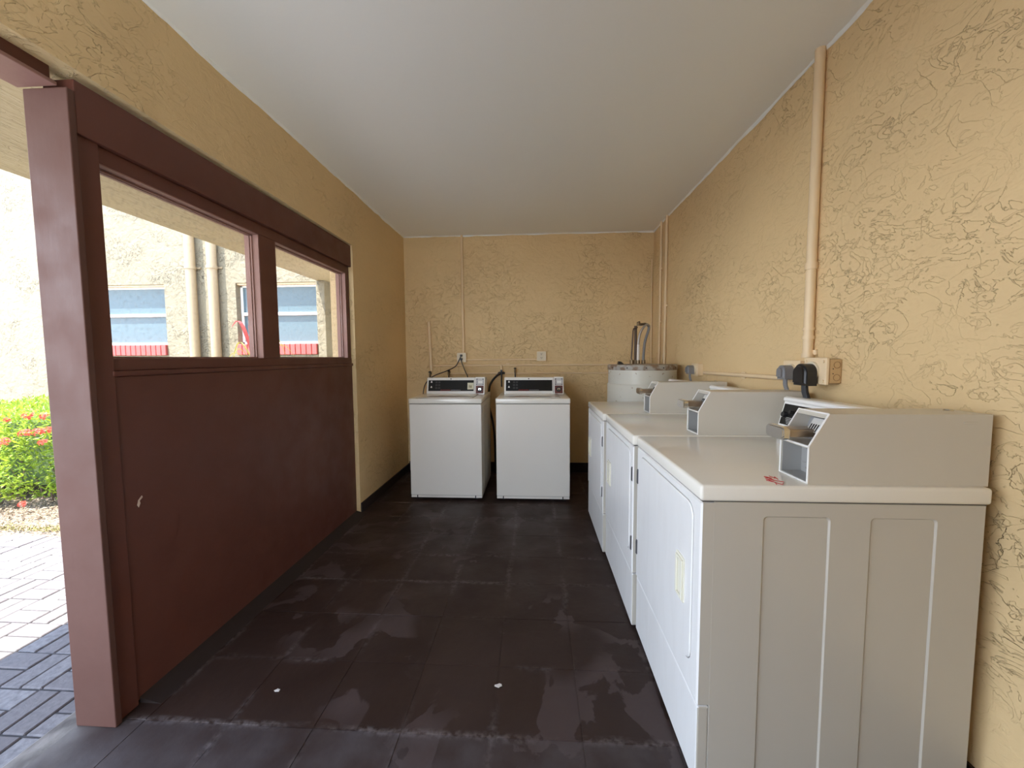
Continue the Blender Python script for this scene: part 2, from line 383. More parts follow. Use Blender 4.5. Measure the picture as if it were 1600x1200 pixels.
# ---------------------------------------------------------------- outdoors
GZ = -.03
gr = struct(obj('ground', B(-14, -1.60, -8, 7.5, -.35, GZ-.062), m_sand))
paving = struct(obj('paving', B(-9, -1.69, -6.0, 2.64, GZ-.06, GZ-.006), m_sand))
struct(obj('threshold', B(-1.69, -1.60, -6.0, 5.5, GZ-.06, -.012, bev=.008), m_concrete))
cell = .1835; gx0 = -2.145; gy0 = 1.185
bmH = BM(); box(bmH, -.0885, .0885, -.0425, .0425, -.05, 0, bev=.004, seg=1); hm = obj('brick', bmH, m_paver, paving); meH = hm.data
first = True; count = 0; bms = BM()
def rb(bm, cx, cy, hx, hy, z):
    box(bm, cx-hx, cx+hx, cy-hy, cy+hy, z-.04, z)
for i in range(-38, 3):
    for j in range(-39, 8):
        cx = gx0 + cell*(i+.5); cy = gy0 + cell*(j+.5)
        if cx + cell/2 > -1.68 or cy+cell/2 > 2.66: 
            if cx - cell/2 > -1.75 or cy - cell/2 > 2.62: continue
        vert = (i + j) % 2 == 1
        for s in (-1, 1):
            px, py = (cx + s*cell/4, cy) if vert else (cx, cy + s*cell/4)
            hx, hy = (.0425, .0885) if vert else (.0885, .0425)
            x0, x1, y0, y1 = px-hx, min(px+hx, -1.694), py-hy, min(py+hy, 2.636)
            if x1-x0 < .012 or y1-y0 < .012: continue
            z = GZ + .004*(random.random()-.5)
            near = cx > -4.15 and cy > 1.0 and count < 298
            full = abs(x1-(px+hx)) < 1e-6 and abs(y1-(py+hy)) < 1e-6
            if near:
                count += 1
                if first and full: o = hm; first = False
                elif full: o = hm.copy(); C.objects.link(o); o.parent = paving
                else:
                    o = obj('brick', B((x0-x1)/2, (x1-x0)/2, (y0-y1)/2, (y1-y0)/2, -.05, 0, bev=.004, seg=1), m_paver, paving)
                    px, py = (x0+x1)/2, (y0+y1)/2; o.location = (px, py, z); continue
                o.location = (px, py, z); o.rotation_euler = (random.uniform(-.004, .004), random.uniform(-.004, .004), (PI/2 if vert else 0)+random.uniform(-.008, .008))
            else: box(bms, x0, x1, y0, y1, z-.04, z)
obj('distant_bricks', bms, m_paver, paving, stuff=True)
# planting bed
bm = BM(); nx, ny = 70, 30; vv = [[None]*(ny+1) for _ in range(nx+1)]
for i in range(nx+1):
    for j in range(ny+1):
        x = -9 + i/nx*6.9; y = 2.642 + j/ny*2.85
        z = GZ-.005 + (0 if j == 0 else .02 + .02*noise.noise(Vector((x*3, y*3, 0))) + .012*random.random())
        vv[i][j] = bm.verts.new((x, y, z))
for i in range(nx):
    for j in range(ny): bm.faces.new((vv[i][j], vv[i+1][j], vv[i+1][j+1], vv[i][j+1]))
ex = bmesh.ops.extrude_face_region(bm, geom=list(bm.faces))
for v in [g_ for g_ in ex['geom'] if isinstance(g_, bmesh.types.BMVert)]: v.co.z = GZ-.06
bmesh.ops.recalc_face_normals(bm, faces=bm.faces)
bed = struct(obj('planting_bed', bm, m_mulch))
# leaf litter on the bed (uncountable)
def leaf_quad(bm, p, d, up, L, W, mi=0):
    d = d.normalized(); s = d.cross(up).normalized(); n_ = s.cross(d)
    a = bm.verts.new(p); b = bm.verts.new(p + d*L*.5 + s*W/2 + n_*W*.15); c = bm.verts.new(p + d*L); e = bm.verts.new(p + d*L*.5 - s*W/2 + n_*W*.15)
    f1 = bm.faces.new((a, b, c)); f2 = bm.faces.new((a, c, e)); f1.material_index = f2.material_index = mi
def rv():
    return Vector((random.gauss(0, 1), random.gauss(0, 1), random.gauss(0, 1))).normalized()
m_litter = mat('dry_litter', (.27, .21, .14), .9); m_litter2 = mat('dry_litter_dark', (.12, .08, .05), .9); m_grass = mat('yellow_grass', (.25, .23, .06), .8)
bm = BM()
for _ in range(5200):
    x = random.uniform(-5.3, -3.2); y = random.uniform(2.66, 3.3)
    d = rv(); d.z = abs(d.z)*.25
    leaf_quad(bm, Vector((x, y, GZ+.018+.015*random.random())), d, Vector((random.gauss(0, .3), random.gauss(0, .3), 1)).normalized(), random.uniform(.012, .04), random.uniform(.004, .014), random.choice((0, 0, 1)))
for _ in range(1500):
    x = random.uniform(-5.3, -3.2); y = 2.67 + abs(random.gauss(0, .05))
    leaf_quad(bm, Vector((x, y, GZ+.015)), Vector((random.gauss(0, .5), random.gauss(0, .5), .7)), rv(), random.uniform(.015, .04), .005, 2)
obj('leaf_litter', bm, [m_litter, m_litter2, m_grass], bed, stuff=True)

# neighbouring building
NY = 5.5
W1 = (-6.62, -5.37); W2 = (-4.29, -3.10); ZS, ZT = 1.335, 2.36
bm = BM(); th = .22
box(bm, -12, W1[0], NY, NY+th, -.3, 4.2); box(bm, W1[1], W2[0], NY, NY+th, -.3, 4.2); box(bm, W2[1], -1.63, NY, NY+th, -.3, 4.2)
for W in (W1, W2): box(bm, W[0], W[1], NY, NY+th, -.3, ZS); box(bm, W[0], W[1], NY, NY+th, ZT, 4.2)
bmesh.ops.remove_doubles(bm, verts=bm.verts, dist=1e-4)
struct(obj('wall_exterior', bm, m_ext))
def window(n, W, shade):
    e = empty('window_%d' % n, ((W[0]+W[1])/2, NY, ZS)); struct(e)
    hw = (W[1]-W[0])/2; hh = ZT-ZS; e0 = .155
    bm = BM(); y0, y1 = .09, .13
    box(bm, -hw, -hw+.035, y0, y1, e0, hh-.02, bev=.004); box(bm, hw-.035, hw, y0, y1, e0, hh-.02, bev=.004)
    box(bm, -hw, hw, y0, y1, e0, e0+.035, bev=.004); box(bm, -hw, hw, y0, y1, hh-.05, hh-.02, bev=.004)
    obj('window_frame', bm, m_winframe, e)
    md = e0 + (hh-e0)*.50
    obj('meeting_rail', B(-hw+.03, hw-.03, y0-.015, y1-.005, md-.022, md+.022, bev=.004), m_winframe, e)
    obj('window_pane', B(-hw+.03, hw-.03, y0+.015, y0+.021, e0+.03, md-.018), m_glass_ext, e)
    obj('window_pane', B(-hw+.03, hw-.03, y0+.008, y0+.014, md+.018, hh-.045), m_glass_ext, e)
    obj('head_trim', B(-hw, hw, .03, .135, hh-.022, hh, bev=.003), m_conduit, e)
    nb = int((2*hw)/.075); wv = 2*hw/nb; proto = None
    for i in range(nb):
        if proto is None: proto = o = obj('sill_brick', B(-wv/2+.005, wv/2-.005, -.035, .15, 0, e0-.002, bev=.004, seg=1), m_sillbrick, e)
        else: o = proto.copy(); C.objects.link(o); o.parent = e
        o.location = (-hw+wv*(i+.5), 0, random.uniform(-.002, .002))
    obj('sill_mortar', B(-hw, hw, -.024, .15, .004, e0-.012), m_sillmortar, e)
m_sillmortar = mat('red_painted_mortar', (.30, .05, .045), .8)
window(1, W1, 0); window(2, W2, 0)
# downspouts
def downspout(x, lab):
    bm = BM(); tube(bm, [(0, 0, 0), (0, 0, 4.1)], .062, 20)
    for z in (1.2, 2.55, 3.8): tube(bm, [(0, 0, z), (0, 0, z+.04)], .070, 20)
    t = empty('downspout', (x, NY-.075, 0)); obj('pipe', bm, m_ext_pipe, t, True)
    for z in (1.215, 2.565): obj('strap', B(-.10, .10, .055, .075, z, z+.02), m_ext_pipe, t)
    tag(t, lab, 'downspout', None)
m_ext_pipe = mat('cream_painted_pipe', (.36, .27, .16), .5)
downspout(-4.885, 'left cream downspout of the pair on the sunlit wall, nearer the left-hand window')
downspout(-4.565, 'right cream downspout of the pair on the sunlit wall, nearer the right-hand window')
# walkway roof
bm = BM(); box(bm, -2.80, -1.627, -.6, NY, 2.30, 2.5); box(bm, -2.88, -2.805, -.6, NY, 2.303, 2.52)
box(bm, -2.81, -2.79, -.6, NY, 2.31, 2.5)
struct(obj('soffit', bm, m_soffit))
struct(obj('roof', B(-2.90, 1.5, -.6, NY, 2.80, 2.9), m_soffit))
struct(obj('fascia', B(-2.90, -2.80, -.6, NY, 2.50, 2.80), m_soffit))
pr = obj('pillar', B(-2.88, -2.77, 5.12, NY, GZ-.05, 2.30, bev=.006), m_ext); struct(pr)

# hedge with red flowers
hd = empty('flowering_hedge', (-4.9, 3.6, 0)); tag(hd, 'clipped green hedge with clusters of red flowers in the sunny bed by the paving', 'hedge')
def W2L(o, p): return Vector(p) - o.location
HX0, HX1, HY0, HY1, HZ = -6.4, -3.35, 3.06, 4.25, .835
def hedge_pt():
    while True:
        x = random.uniform(HX0, HX1); f = random.random()
        if f < .58: # front face
            z = random.uniform(.05, HZ); y = HY0 + .07*math.sin(z*4)*0 + max(0, (z-.62))**1.2*.5 + max(0, .22-z)*.5
        else:
            y = random.uniform(HY0+.12, HY1); z = HZ - .02
            if y < HY0+.3: z -= (HY0+.3-y)*.3
        n_ = noise.noise(Vector((x*2.6, y*2.6, z*2.6)))*.10 + noise.noise(Vector((x*9, y*9, z*9)))*.05
        if f < .58: y -= n_ - random.uniform(-.01, .10)*.8
        else: z += n_ - random.uniform(-.02, .08)*.8
        if z < .10 and random.random() < .5: continue
        return Vector((x, y, z)), f < .58
bm = BM()
for _ in range(15000):
    p_, front = hedge_pt(); out = Vector((0, -1, .35)) if front else Vector((0, -.2, 1))
    d = (out + rv()*.95).normalized(); L = random.uniform(.028, .055)
    leaf_quad(bm, W2L(hd, p_), d, (rv()*.8+Vector((0, 0, 1))).normalized(), L, L*.42)
obj('foliage', bm, m_leaf, hd, stuff=True)
bm = BM(); r_ = bmesh.ops.create_cube(bm, size=1)['verts']; bmesh.ops.subdivide_edges(bm, edges=bm.edges, cuts=6, use_grid_fill=True)
for v in bm.verts:
    v.co = Vector(((v.co.x)*(HX1-HX0-.3)+(HX0+HX1)/2, v.co.y*(HY1-HY0-.35)+(HY0+HY1)/2+.06, .12 + (v.co.z+.5)*(HZ-.26)))
    v.co += noise.noise_vector(v.co*3)*.06; v.co -= hd.location
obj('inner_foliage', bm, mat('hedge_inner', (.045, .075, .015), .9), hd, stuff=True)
bm = BM()
for _ in range(60):
    x = random.uniform(HX0+.1, HX1-.1); y = random.uniform(3.15, 3.7)
    p0 = Vector((x, y, 0)); p1 = p0 + Vector((random.uniform(-.12, .12), random.uniform(-.15, .05), random.uniform(.2, .45)))
    tube(bm, [W2L(hd, p0), W2L(hd, p0.lerp(p1, .5)+rv()*.02), W2L(hd, p1)], [.008, .006, .004], 5)
obj('stems', bm, m_bark, hd, stuff=True)
for (x, y, z, r) in ((-4.40, 3.02, .775, .03), (-4.26, 3.06, .80, .055), (-4.17, 3.10, .79, .045), (-4.40, 2.99, .59, .065), (-4.20, 2.99, .665, .06), (-4.10, 3.00, .675, .055), (-4.02, 3.0, .69, .05), (-4.05, 2.99, .59, .045), (-4.54, 2.99, .13, .05), (-4.27, 2.98, .07, .04), (-4.75, 3.0, .5, .05), (-5.1, 3.0, .7, .05)):
    bm = BM(); c_ = Vector((x, y, z))
    for _ in range(int(34*r/.05)):
        d = (rv() + Vector((0, -.9, .6))).normalized(); q_ = c_ + Vector((d.x*r, d.y*r*.6, d.z*r*.62)) - hd.location
        a0 = random.uniform(0, PI); s_ = d.cross(Vector((0, 0, 1))).normalized(); t2 = s_.cross(d)
        for k4 in range(4):
            a = a0 + k4*PI/2; dd = s_*math.cos(a) + t2*math.sin(a) + d*.25
            leaf_quad(bm, q_, dd, d, .012, .008)
    obj('flower_cluster', bm, m_flower, hd)
# ti plant in front of the far window
tp_ = empty('ti_plant', (-3.2, 4.35, 0)); tag(tp_, 'thin-leaved plant with arching red and green strap leaves in front of the right-hand far window', 'plant')
obj('stem', T([(0, 0, -.01), (.02, 0, .6), (0, .01, 1.22)], [.016, .013, .010], 7), m_bark, tp_)
def strap(az, rise, reach, droop, wdt, m):
    bm = BM(); pts = []; n_ = 12
    for i in range(n_+1):
        t = i/n_; rr = reach*t; z = 1.18 + rise*math.sin(min(1, t*1.25)*PI*.5) - droop*max(0, t-.45)**2*3
        pts.append(Vector((rr*math.cos(az), rr*math.sin(az)*.5, z)))
    s_ = Vector((-math.sin(az), math.cos(az), 0)); prev = None
    for i, p_ in enumerate(pts):
        t = i/n_; ww = wdt*math.sin(PI*min(.98, .12+t*.88))
        r3 = [bm.verts.new(p_ - s_*ww + Vector((0, 0, ww*.6))), bm.verts.new(p_), bm.verts.new(p_ + s_*ww + Vector((0, 0, ww*.6)))]
        if prev: bm.faces.new((prev[0], prev[1], r3[1], r3[0])); bm.faces.new((prev[1], prev[2], r3[2], r3[1]))
        prev = r3
    obj('leaf', bm, m, tp_)
for (az, rise, reach, droop, wdt, m) in ((2.9, .55, .30, .1, .026, m_ti_red), (2.7, .34, .42, .5, .010, m_ti_green), (3.5, .20, .42, .5, .010, m_ti_green), (.3, .30, .55, .5, .012, m_ti_green), (3.0, .12, .40, .25, .022, m_ti_red), (-.3, .42, .45, .4, .010, m_ti_green), (1.8, .45, .3, .3, .012, m_ti_green), (3.9, .25, .35, .5, .014, m_ti_green), (.9, .20, .5, .5, .014, m_ti_green), (2.2, .50, .22, .1, .024, m_ti_red), (5.2, .2, .4, .3, .022, m_ti_green), (3.15, .05, .22, .1, .020, m_ti_green)):
    strap(az, rise, reach, droop, wdt, m)

# ---------------------------------------------------------------- brown partition with window openings
pt = empty('partition', (XP, 2.15, 0)); tag(pt, 'dark red-brown painted partition with solid lower panel and two glazed openings, on the left', 'partition')
def PP(name, bm, m, label=None, smooth=False):
    for v in bm.verts: v.co -= pt.location
    return obj(name, bm, m, pt, smooth, label)
def rough_edges(bm, amt):
    for v in bm.verts: v.co += noise.noise_vector(v.co*14)*amt
post = PP('post', B(-1.598, -1.450, 1.20, 1.222, 0, 2.118, bev=.003), m_post, 'wide lighter brown end post beside the doorway')
bm = B(XP-.075, XP, 1.285, 3.093, .012, 1.212, bev=.003); PP('lower_panel', bm, m_brown)
PP('sill_rail', B(XP-.085, XP+.008, 1.285, 3.115, 1.212, 1.232, bev=.004), m_brown)
PP('bottom_rail', B(XP-.085, XP-.002, 1.285, 3.093, 1.232, 1.276, bev=.003), m_brown)
PP('header_board', B(XP-.09, XP+.016, 1.2225, 3.115, 1.992, 2.156, bev=.003), m_brown)
PP('top_rail', B(XP-.085, XP-.004, 1.285, 3.093, 1.936, 1.992, bev=.003), m_brown)
PP('stile', B(-1.590, -1.463, 1.222, 1.292, .0, 2.05, bev=.002), m_brown)
PP('mullion', B(XP-.085, XP-.004, 2.072, 2.205, 1.276, 1.936, bev=.003), m_brown)
PP('far_stile', B(XP-.085, XP-.004, 3.040, 3.093, 1.276, 1.936, bev=.003), m_brown)
# jamb linings and stops lightened, outside daylight put into their brown
for (a, b) in ((1.292, 2.072), (2.205, 3.040)):
    bm = BM(); x0, x1 = XP-.083, XP-.006
    box(bm, x0, x1, b-.004, b, 1.276, 1.936); box(bm, x0, x1, a, a+.004, 1.276, 1.936); box(bm, x0, x1, a, b, 1.932, 1.936)
    PP('jamb_lining', bm, m_reveal_lit, 'brown lining inside the opening, daylight put into its colour')
    bm = BM(); gxs = XP-.048
    for (u0, u1) in ((gxs-.016, gxs-.004), (gxs+.004, gxs+.010)):
        box(bm, u0, u1, b-.011, b-.004, 1.276, 1.932); box(bm, u0, u1, a+.004, a+.011, 1.276, 1.932); box(bm, u0, u1, a+.004, b-.004, 1.925, 1.932); box(bm, u0, u1, a+.004, b-.004, 1.276, 1.282)
    PP('glass_stop', bm, m_reveal_lit)
    PP('glass_pane', B(gxs-.002, gxs+.002, a+.005, b-.005, 1.277, 1.931), m_pane)
# chipped paint mark
bm = BM()
prism(bm, [(1.345, .725), (1.352, .738), (1.350, .748), (1.362, .758), (1.359, .765), (1.345, .752), (1.340, .735)], 'X', XP+.0002, XP+.0012)
PP('paint_chip', bm, mat('bare_plaster', (.62, .50, .42), .9), 'small pale chip in the paint')
hb = obj('header_beam', B(-1.615, -1.50, YF, 1.20, 2.132, 2.196, bev=.003), m_brown); 
obj('beam_soffit_board', B(-1.612, -1.478, YF, 1.199, 2.120, 2.1315, bev=.002), m_reveal_lit, hb, label='brown underside board, daylight put into its colour')  # lit look of the underside put into its colour
tag(hb, 'dark brown beam over the open doorway, running from the end post towards the viewer', 'beam')

# ---------------------------------------------------------------- dryers
def coin_unit(P_, dr):
    # local dryer coordinates: x depth (0 front), y width (0 = near side), z height; own unit child parts
    xo = .292; y0, y1 = .018, .145; zt = .914; t = .004
    prof = [(xo, zt), (xo, zt+.106), (xo+.050, zt+.196), (xo+.468, zt+.196), (xo+.468, zt)]
    bm = BM()
    prism(bm, prof, 'Y', y0, y0+t); prism(bm, prof, 'Y', y1-t, y1)
    box(bm, xo+.050, xo+.468, y0+t, y1-t, zt+.192, zt+.196); box(bm, xo+.464, xo+.468, y0+t, y1-t, zt, zt+.192)
    box(bm, xo, xo+.30, y0+t, y1-t, zt, zt+.004)
    prism(bm, [(xo, zt+.100), (xo, zt+.106), (xo+.060, zt+.110), (xo+.060, zt+.104)], 'Y', y0+t, y1-t)
    prism(bm, [(xo+.043, zt+.184), (xo+.050, zt+.192), (xo+.056, zt+.192), (xo+.047, zt+.182)], 'Y', y0+t, y1-t)
    h = obj('coin_box', bm, m_coinbox, P_)
    edge = BM()
    tube(edge, [(xo, y0+.002, zt+.002), (xo, y0+.002, zt+.106), (xo+.050, y0+.002, zt+.196)], .0026, 6)
    tube(edge, [(xo, y1-.002, zt+.002), (xo, y1-.002, zt+.106), (xo+.050, y1-.002, zt+.196), (xo+.050, y0+.002, zt+.196)], .0026, 6)
    tube(edge, [(xo, y0, zt+.1055), (xo, y1, zt+.1055)], .0028, 6); tube(edge, [(xo, y0, zt+.003), (xo, y1, zt+.003)], .0026, 6)
    obj('box_rim', edge, m_console, h)
    bm = BM(); box(bm, xo+.060, xo+.064, y0+t, y1-t, zt+.004, zt+.104); box(bm, xo+.0585, xo+.0605, y0+t, y1-t, zt+.034, zt+.0355)
    box(bm, xo+.004, xo+.060, y1-t-.002, y1-t, zt+.004, zt+.1); box(bm, xo+.004, xo+.06, y0+t, y1-t, zt+.004, zt+.006)
    for sy in (.028, .075):
        for sz in (.02, .08): cyl(bm, (xo+.06, y1-sy, zt+sz), (-1, 0, 0), .003, .003, 8)
    obj('recess_plate', bm, m_grey, h)
    bm = BM(); cyl(bm, (xo+.060, y0+.026, zt+.045), (-1, 0, 0), .012, .014, 16); obj('lock', bm, m_chrome, h)
    bm = BM(); box(bm, xo+.044, xo+.047, y0+.020, y0+.032, zt+.04, zt+.052); obj('lock_face', bm, m_red, h)
    # sloping mechanism plate with the comb of coin slots
    bm = BM()
    prism(bm, [(xo+.058, zt+.108), (xo+.066, zt+.108), (xo+.098, zt+.186), (xo+.090, zt+.186)], 'Y', y0+t, y1-t)
    obj('mechanism_plate', bm, m_lab, h)
    bm = BM()
    prism(bm, [(xo+.030, zt+.140), (xo+.082, zt+.140), (xo+.094, zt+.178), (xo+.052, zt+.178)], 'Y', y0+.012, y0+.062)
    obj('slot_block', bm, m_slotface, h)
    bm = BM()
    for i in range(5):
        yy = y0+.016+i*.0092
        prism(bm, [(xo+.029, zt+.141), (xo+.034, zt+.141), (xo+.0445, zt+.162), (xo+.0395, zt+.162)], 'Y', yy, yy+.0016)
    obj('coin_slots', bm, m_black, h, stuff=True)
    # coin slide
    bm = BM()
    box(bm, xo-.038, xo+.060, y0+.030, y0+.092, zt+.126, zt+.146, bev=.002); box(bm, xo-.034, xo+.058, y0+.034, y0+.088, zt+.146, zt+.1485)
    s = obj('coin_slide', bm, m_slide, h)
    bm = BM(); prism(bm, rrect(y0+.018, y0+.104, zt+.118, zt+.156, .014), 'X', xo-.060, xo-.044); box(bm, xo-.046, xo-.036, y0+.024, y0+.098, zt+.122, zt+.150, bev=.003)
    bmesh.ops.bevel(bm, geom=[e for e in bm.edges if abs(e.verts[0].co.x-e.verts[1].co.x) < 1e-5 and e.verts[0].co.x < xo-.059], offset=.004, segments=2, affect='EDGES')
    obj('slide_handle', bm, m_chrome, h, True)
    bm = BM()
    box(bm, xo+.395, xo+.43, y0-.0015, y0, zt+.170, zt+.176, bev=.0006, seg=1); obj('embossed_slot', bm, m_coinbox, h)
    bm = BM(); cyl(bm, (xo+.438, y0+.085, zt+.196), (0, 0, 1), .012, .004, 16, .009); obj('top_lock', bm, m_chrome, h, True)

def flange_shade(bm):
    # flange faces on the flank take its darker enamel, shade put into colour
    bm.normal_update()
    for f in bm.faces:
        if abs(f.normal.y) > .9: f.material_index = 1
def make_dryer(name, loc, hinge_far, label, scribble=False):
    P_ = empty(name, loc); D, Wd, TZ = .753, .690, .914
    tag(P_, label, 'dryer', 'coin-operated dryers along the right wall')
    fw = .036
    bm = BM(); box(bm, fw, D-.012, .006, Wd-.006, .022, .866); obj('cabinet', bm, m_flank_shade, P_)
    # flanks with recessed pressings
    for ys, sg in ((.006, 1), (Wd-.006, -1)):
        for (ca, cb, a, b) in ((fw, .398, .168, .346), (.398, D-.012, .450, .622)):
            bm = BM(); inn = rrect(a, b, .055, .828, .012, 6); out = ring_outer(inn, ca, cb, .022, .866)
            ins = [(u + (-.004 if u > (a+b)/2 else .004), v + (-.004 if v > .44 else .004)) for u, v in inn]
            V = [[bm.verts.new((u, y, v)) for u, v in lst] for y, lst in ((ys, out), (ys-sg*.0045, out), (ys-sg*.0045, inn), (ys-sg*.0005, ins))]
            for A, Bq in zip(V, V[1:]):
                for i in range(len(inn)):
                    try: bm.faces.new((A[i], A[(i+1) % len(inn)], Bq[(i+1) % len(inn)], Bq[i]))
                    except ValueError: pass
            bm.faces.new(V[-1]); bmesh.ops.remove_doubles(bm, verts=bm.verts, dist=1e-5)
            bmesh.ops.recalc_face_normals(bm, faces=bm.faces); obj('side_panel', bm, m_flank_shade, P_)
    # front surround (wraps 35 mm round the sides) above and below the seam
    dy0, dy1 = (.050, .628); dz0, dz1 = .352, .838
    inner = rrect(dy0-.003, dy1+.003, dz0-.003, dz1+.003, .045, 6)
    bm = BM(); y0, y1, z0, z1 = .002, Wd-.002, .268, .864
    n_ = len(inner); cu, cv = (dy0+dy1)/2, (dz0+dz1)/2
    out = ring_outer(inner, y0, y1, z0, z1)
    oc = [(min(max(u, y0+.005), y1-.005), min(max(v, z0+.004), z1-.004)) for u, v in out]
    V = [[bm.verts.new((x, u, v)) for u, v in lst] for x, lst in ((.010, inner), (0, inner), (0, oc), (.005, out), (fw, out))]
    for A, Bq in zip(V, V[1:]):
        for i in range(n_):
            try: bm.faces.new((A[i], A[(i+1) % n_], Bq[(i+1) % n_], Bq[i]))
            except ValueError: pass
    bmesh.ops.recalc_face_normals(bm, faces=bm.faces)
    flange_shade(bm); obj('front_frame', bm, [m_enamel_front, m_flank_shade], P_)
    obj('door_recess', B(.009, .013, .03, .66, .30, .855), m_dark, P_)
    bm = B(0.003, fw, .003, Wd-.003, .012, .262, bev=.005); flange_shade(bm); obj('lower_panel', bm, [m_enamel_front, m_flank_shade], P_)
    obj('seam_strip', B(.008, fw, .008, Wd-.008, .255, .275), m_seam, P_)
    # worktop
    bm = BM(); box(bm, -.003, D+.003, -.001, Wd+.001, .868, TZ, bev=.009, seg=4)
    obj('worktop', bm, m_top, P_, True)
    obj('top_seam', B(.006, D-.006, .006, Wd-.006, .864, .870), m_seam, P_)
    # door
    bm = BM(); poly = rrect(dy0, dy1, dz0, dz1, .043, 6)
    ch = rrect(dy0+.003, dy1-.003, dz0+.003, dz1-.003, .040, 6)
    V = [[bm.verts.new((x, u, v)) for u, v in lst] for x, lst in ((.009, poly), (-.001, poly), (-.004, ch))]
    for A, Bq in zip(V, V[1:]):
        for i in range(len(poly)): bm.faces.new((A[i], A[(i+1) % n_], Bq[(i+1) % n_], Bq[i]))
    bm.faces.new(V[-1]); bm.faces.new(V[0][::-1]); bmesh.ops.recalc_face_normals(bm, faces=bm.faces)
    d_ = obj('door', bm, m_enamel_front, P_)
    hy0, hy1 = ((.098, .166) if hinge_far else (Wd-.190, Wd-.098)); hz0, hz1 = .508, .650
    # handle: rectangular escutcheon with a scooped grip
    bm = BM(); prism(bm, rrect(hy0, hy1, hz0, hz1, .006, 3), 'X', -.0075, -.004)
    gy0, gy1 = hy0+.018, hy1-.018
    for (a, b, c, e_) in ((hy0+.006, gy0, hz0+.008, hz1-.008), (gy1, hy1-.006, hz0+.008, hz1-.008), (gy0, gy1, hz0+.008, hz0+.016), (gy0, gy1, hz1-.016, hz1-.008)):
        box(bm, -.0125, -.0075, a, b, c, e_, bev=.0015, seg=1)
    obj('handle', bm, m_handle, d_, label='ivory recessed pull handle')
    hy = Wd-.018 if hinge_far else .012
    for (a, b) in ((.700, .766), (.374, .440)):
        bm = BM(); box(bm, -.004, .002, hy-.004, hy+.006, a, b, bev=.001, seg=1); box(bm, -.006, 0, hy-.001, hy+.002, a+.004, b-.004)
        obj('hinge', bm, m_hinge, P_)
    # feet
    for fx in (.07, D-.08):
        for fy in (.06, Wd-.06):
            bm = BM(); cyl(bm, (fx, fy, 0), (0, 0, 1), .018, .024, 12); obj('foot', bm, m_dark, P_)
    # console with sloped control panel
    y0, y1 = .150, Wd-.012; zt = TZ
    bm = BM()
    prism(bm, [(.597, zt), (.601, zt+.058), (.626, zt+.158), (.620, zt+.166), (.622, zt+.176), (.632, zt+.181), (.742, zt+.172), (.746, zt)], 'Y', y0, y1)
    prism(bm, [(.700, zt), (.700, zt+.172), (.742, zt+.170), (.746, zt)], 'Y', .020, y0)
    c_ = obj('console', bm, m_console, P_)
    def sl(x, z, o=0): # point on slope at height z
        t = (z-.058)/.1; return (.601+.025*t-o, zt+z)
    bm = BM(); a = sl(0, .064, .0005); b = sl(0, .150, .0005); a2 = sl(0, .064, .003); b2 = sl(0, .150, .003)
    prism(bm, [a, a2, b2, b], 'Y', y0+.012, y1-.010); pn = obj('control_panel', bm, m_black, c_)
    bm = BM(); nx_ = Vector((-.97, 0, .24))
    for yy, zz, r in ((y1-.035, .105, .014), (y1-.075, .118, .010), (y1-.11, .098, .010)):
        q_ = sl(0, zz, .003); cyl(bm, (q_[0], yy, q_[1]), nx_, r, .014, 16, r*.8)
    obj('knob', bm, m_blackrub, c_, True)
    bm = BM()
    q_ = sl(0, .098, .0032); cyl(bm, (q_[0], y1-.018, q_[1]), nx_, .006, .006, 12)
    for i in range(5):
        a = sl(0, .070+.004*i*1.5, .0034); box(bm, a[0]-.0004, a[0], y1-.11, y1-.055+.004*i, a[1], a[1]+.0012)
    obj('panel_print', bm, m_white, c_, stuff=True)
    coin_unit(P_, name)
    if scribble:
        bm = BM(); zt = TZ+.0006
        def stroke(pts, r=.0012): tube(bm, [(x, y, zt) for x, y in pts], r, 5)
        stroke([(.238, .060), (.242, .085), (.236, .070), (.231, .092)]); stroke([(.222, .050), (.215, .088), (.226, .070), (.208, .072)])
        stroke([(.240, .035), (.205, .062), (.215, .028), (.200, .050)]); stroke([(.232, .026), (.222, .012), (.212, .030), (.206, .012)])
        obj('ink_scribble', bm, m_red, P_, label='small red handwritten scribble')
    return P_
dr1 = make_dryer('dryer', (.461, 1.101, 0), True, 'nearest white coin-operated dryer, its side panel facing the viewer, red scribble on top', True)
dr2 = make_dryer('dryer', (.4448, 1.800, 0), False, 'middle white coin-operated dryer of the row, its door hinged on the near side')
def copy_tree(o, parent=None):
    c = o.copy(); C.objects.link(c); c.parent = parent
    for ch in list(o.children): copy_tree(ch, c)
    return c
dr3 = copy_tree(dr2); dr3.location = (.428, 2.498, 0)
dr3['label'] = 'farthest white coin-operated dryer of the row, just in front of the round water heater'

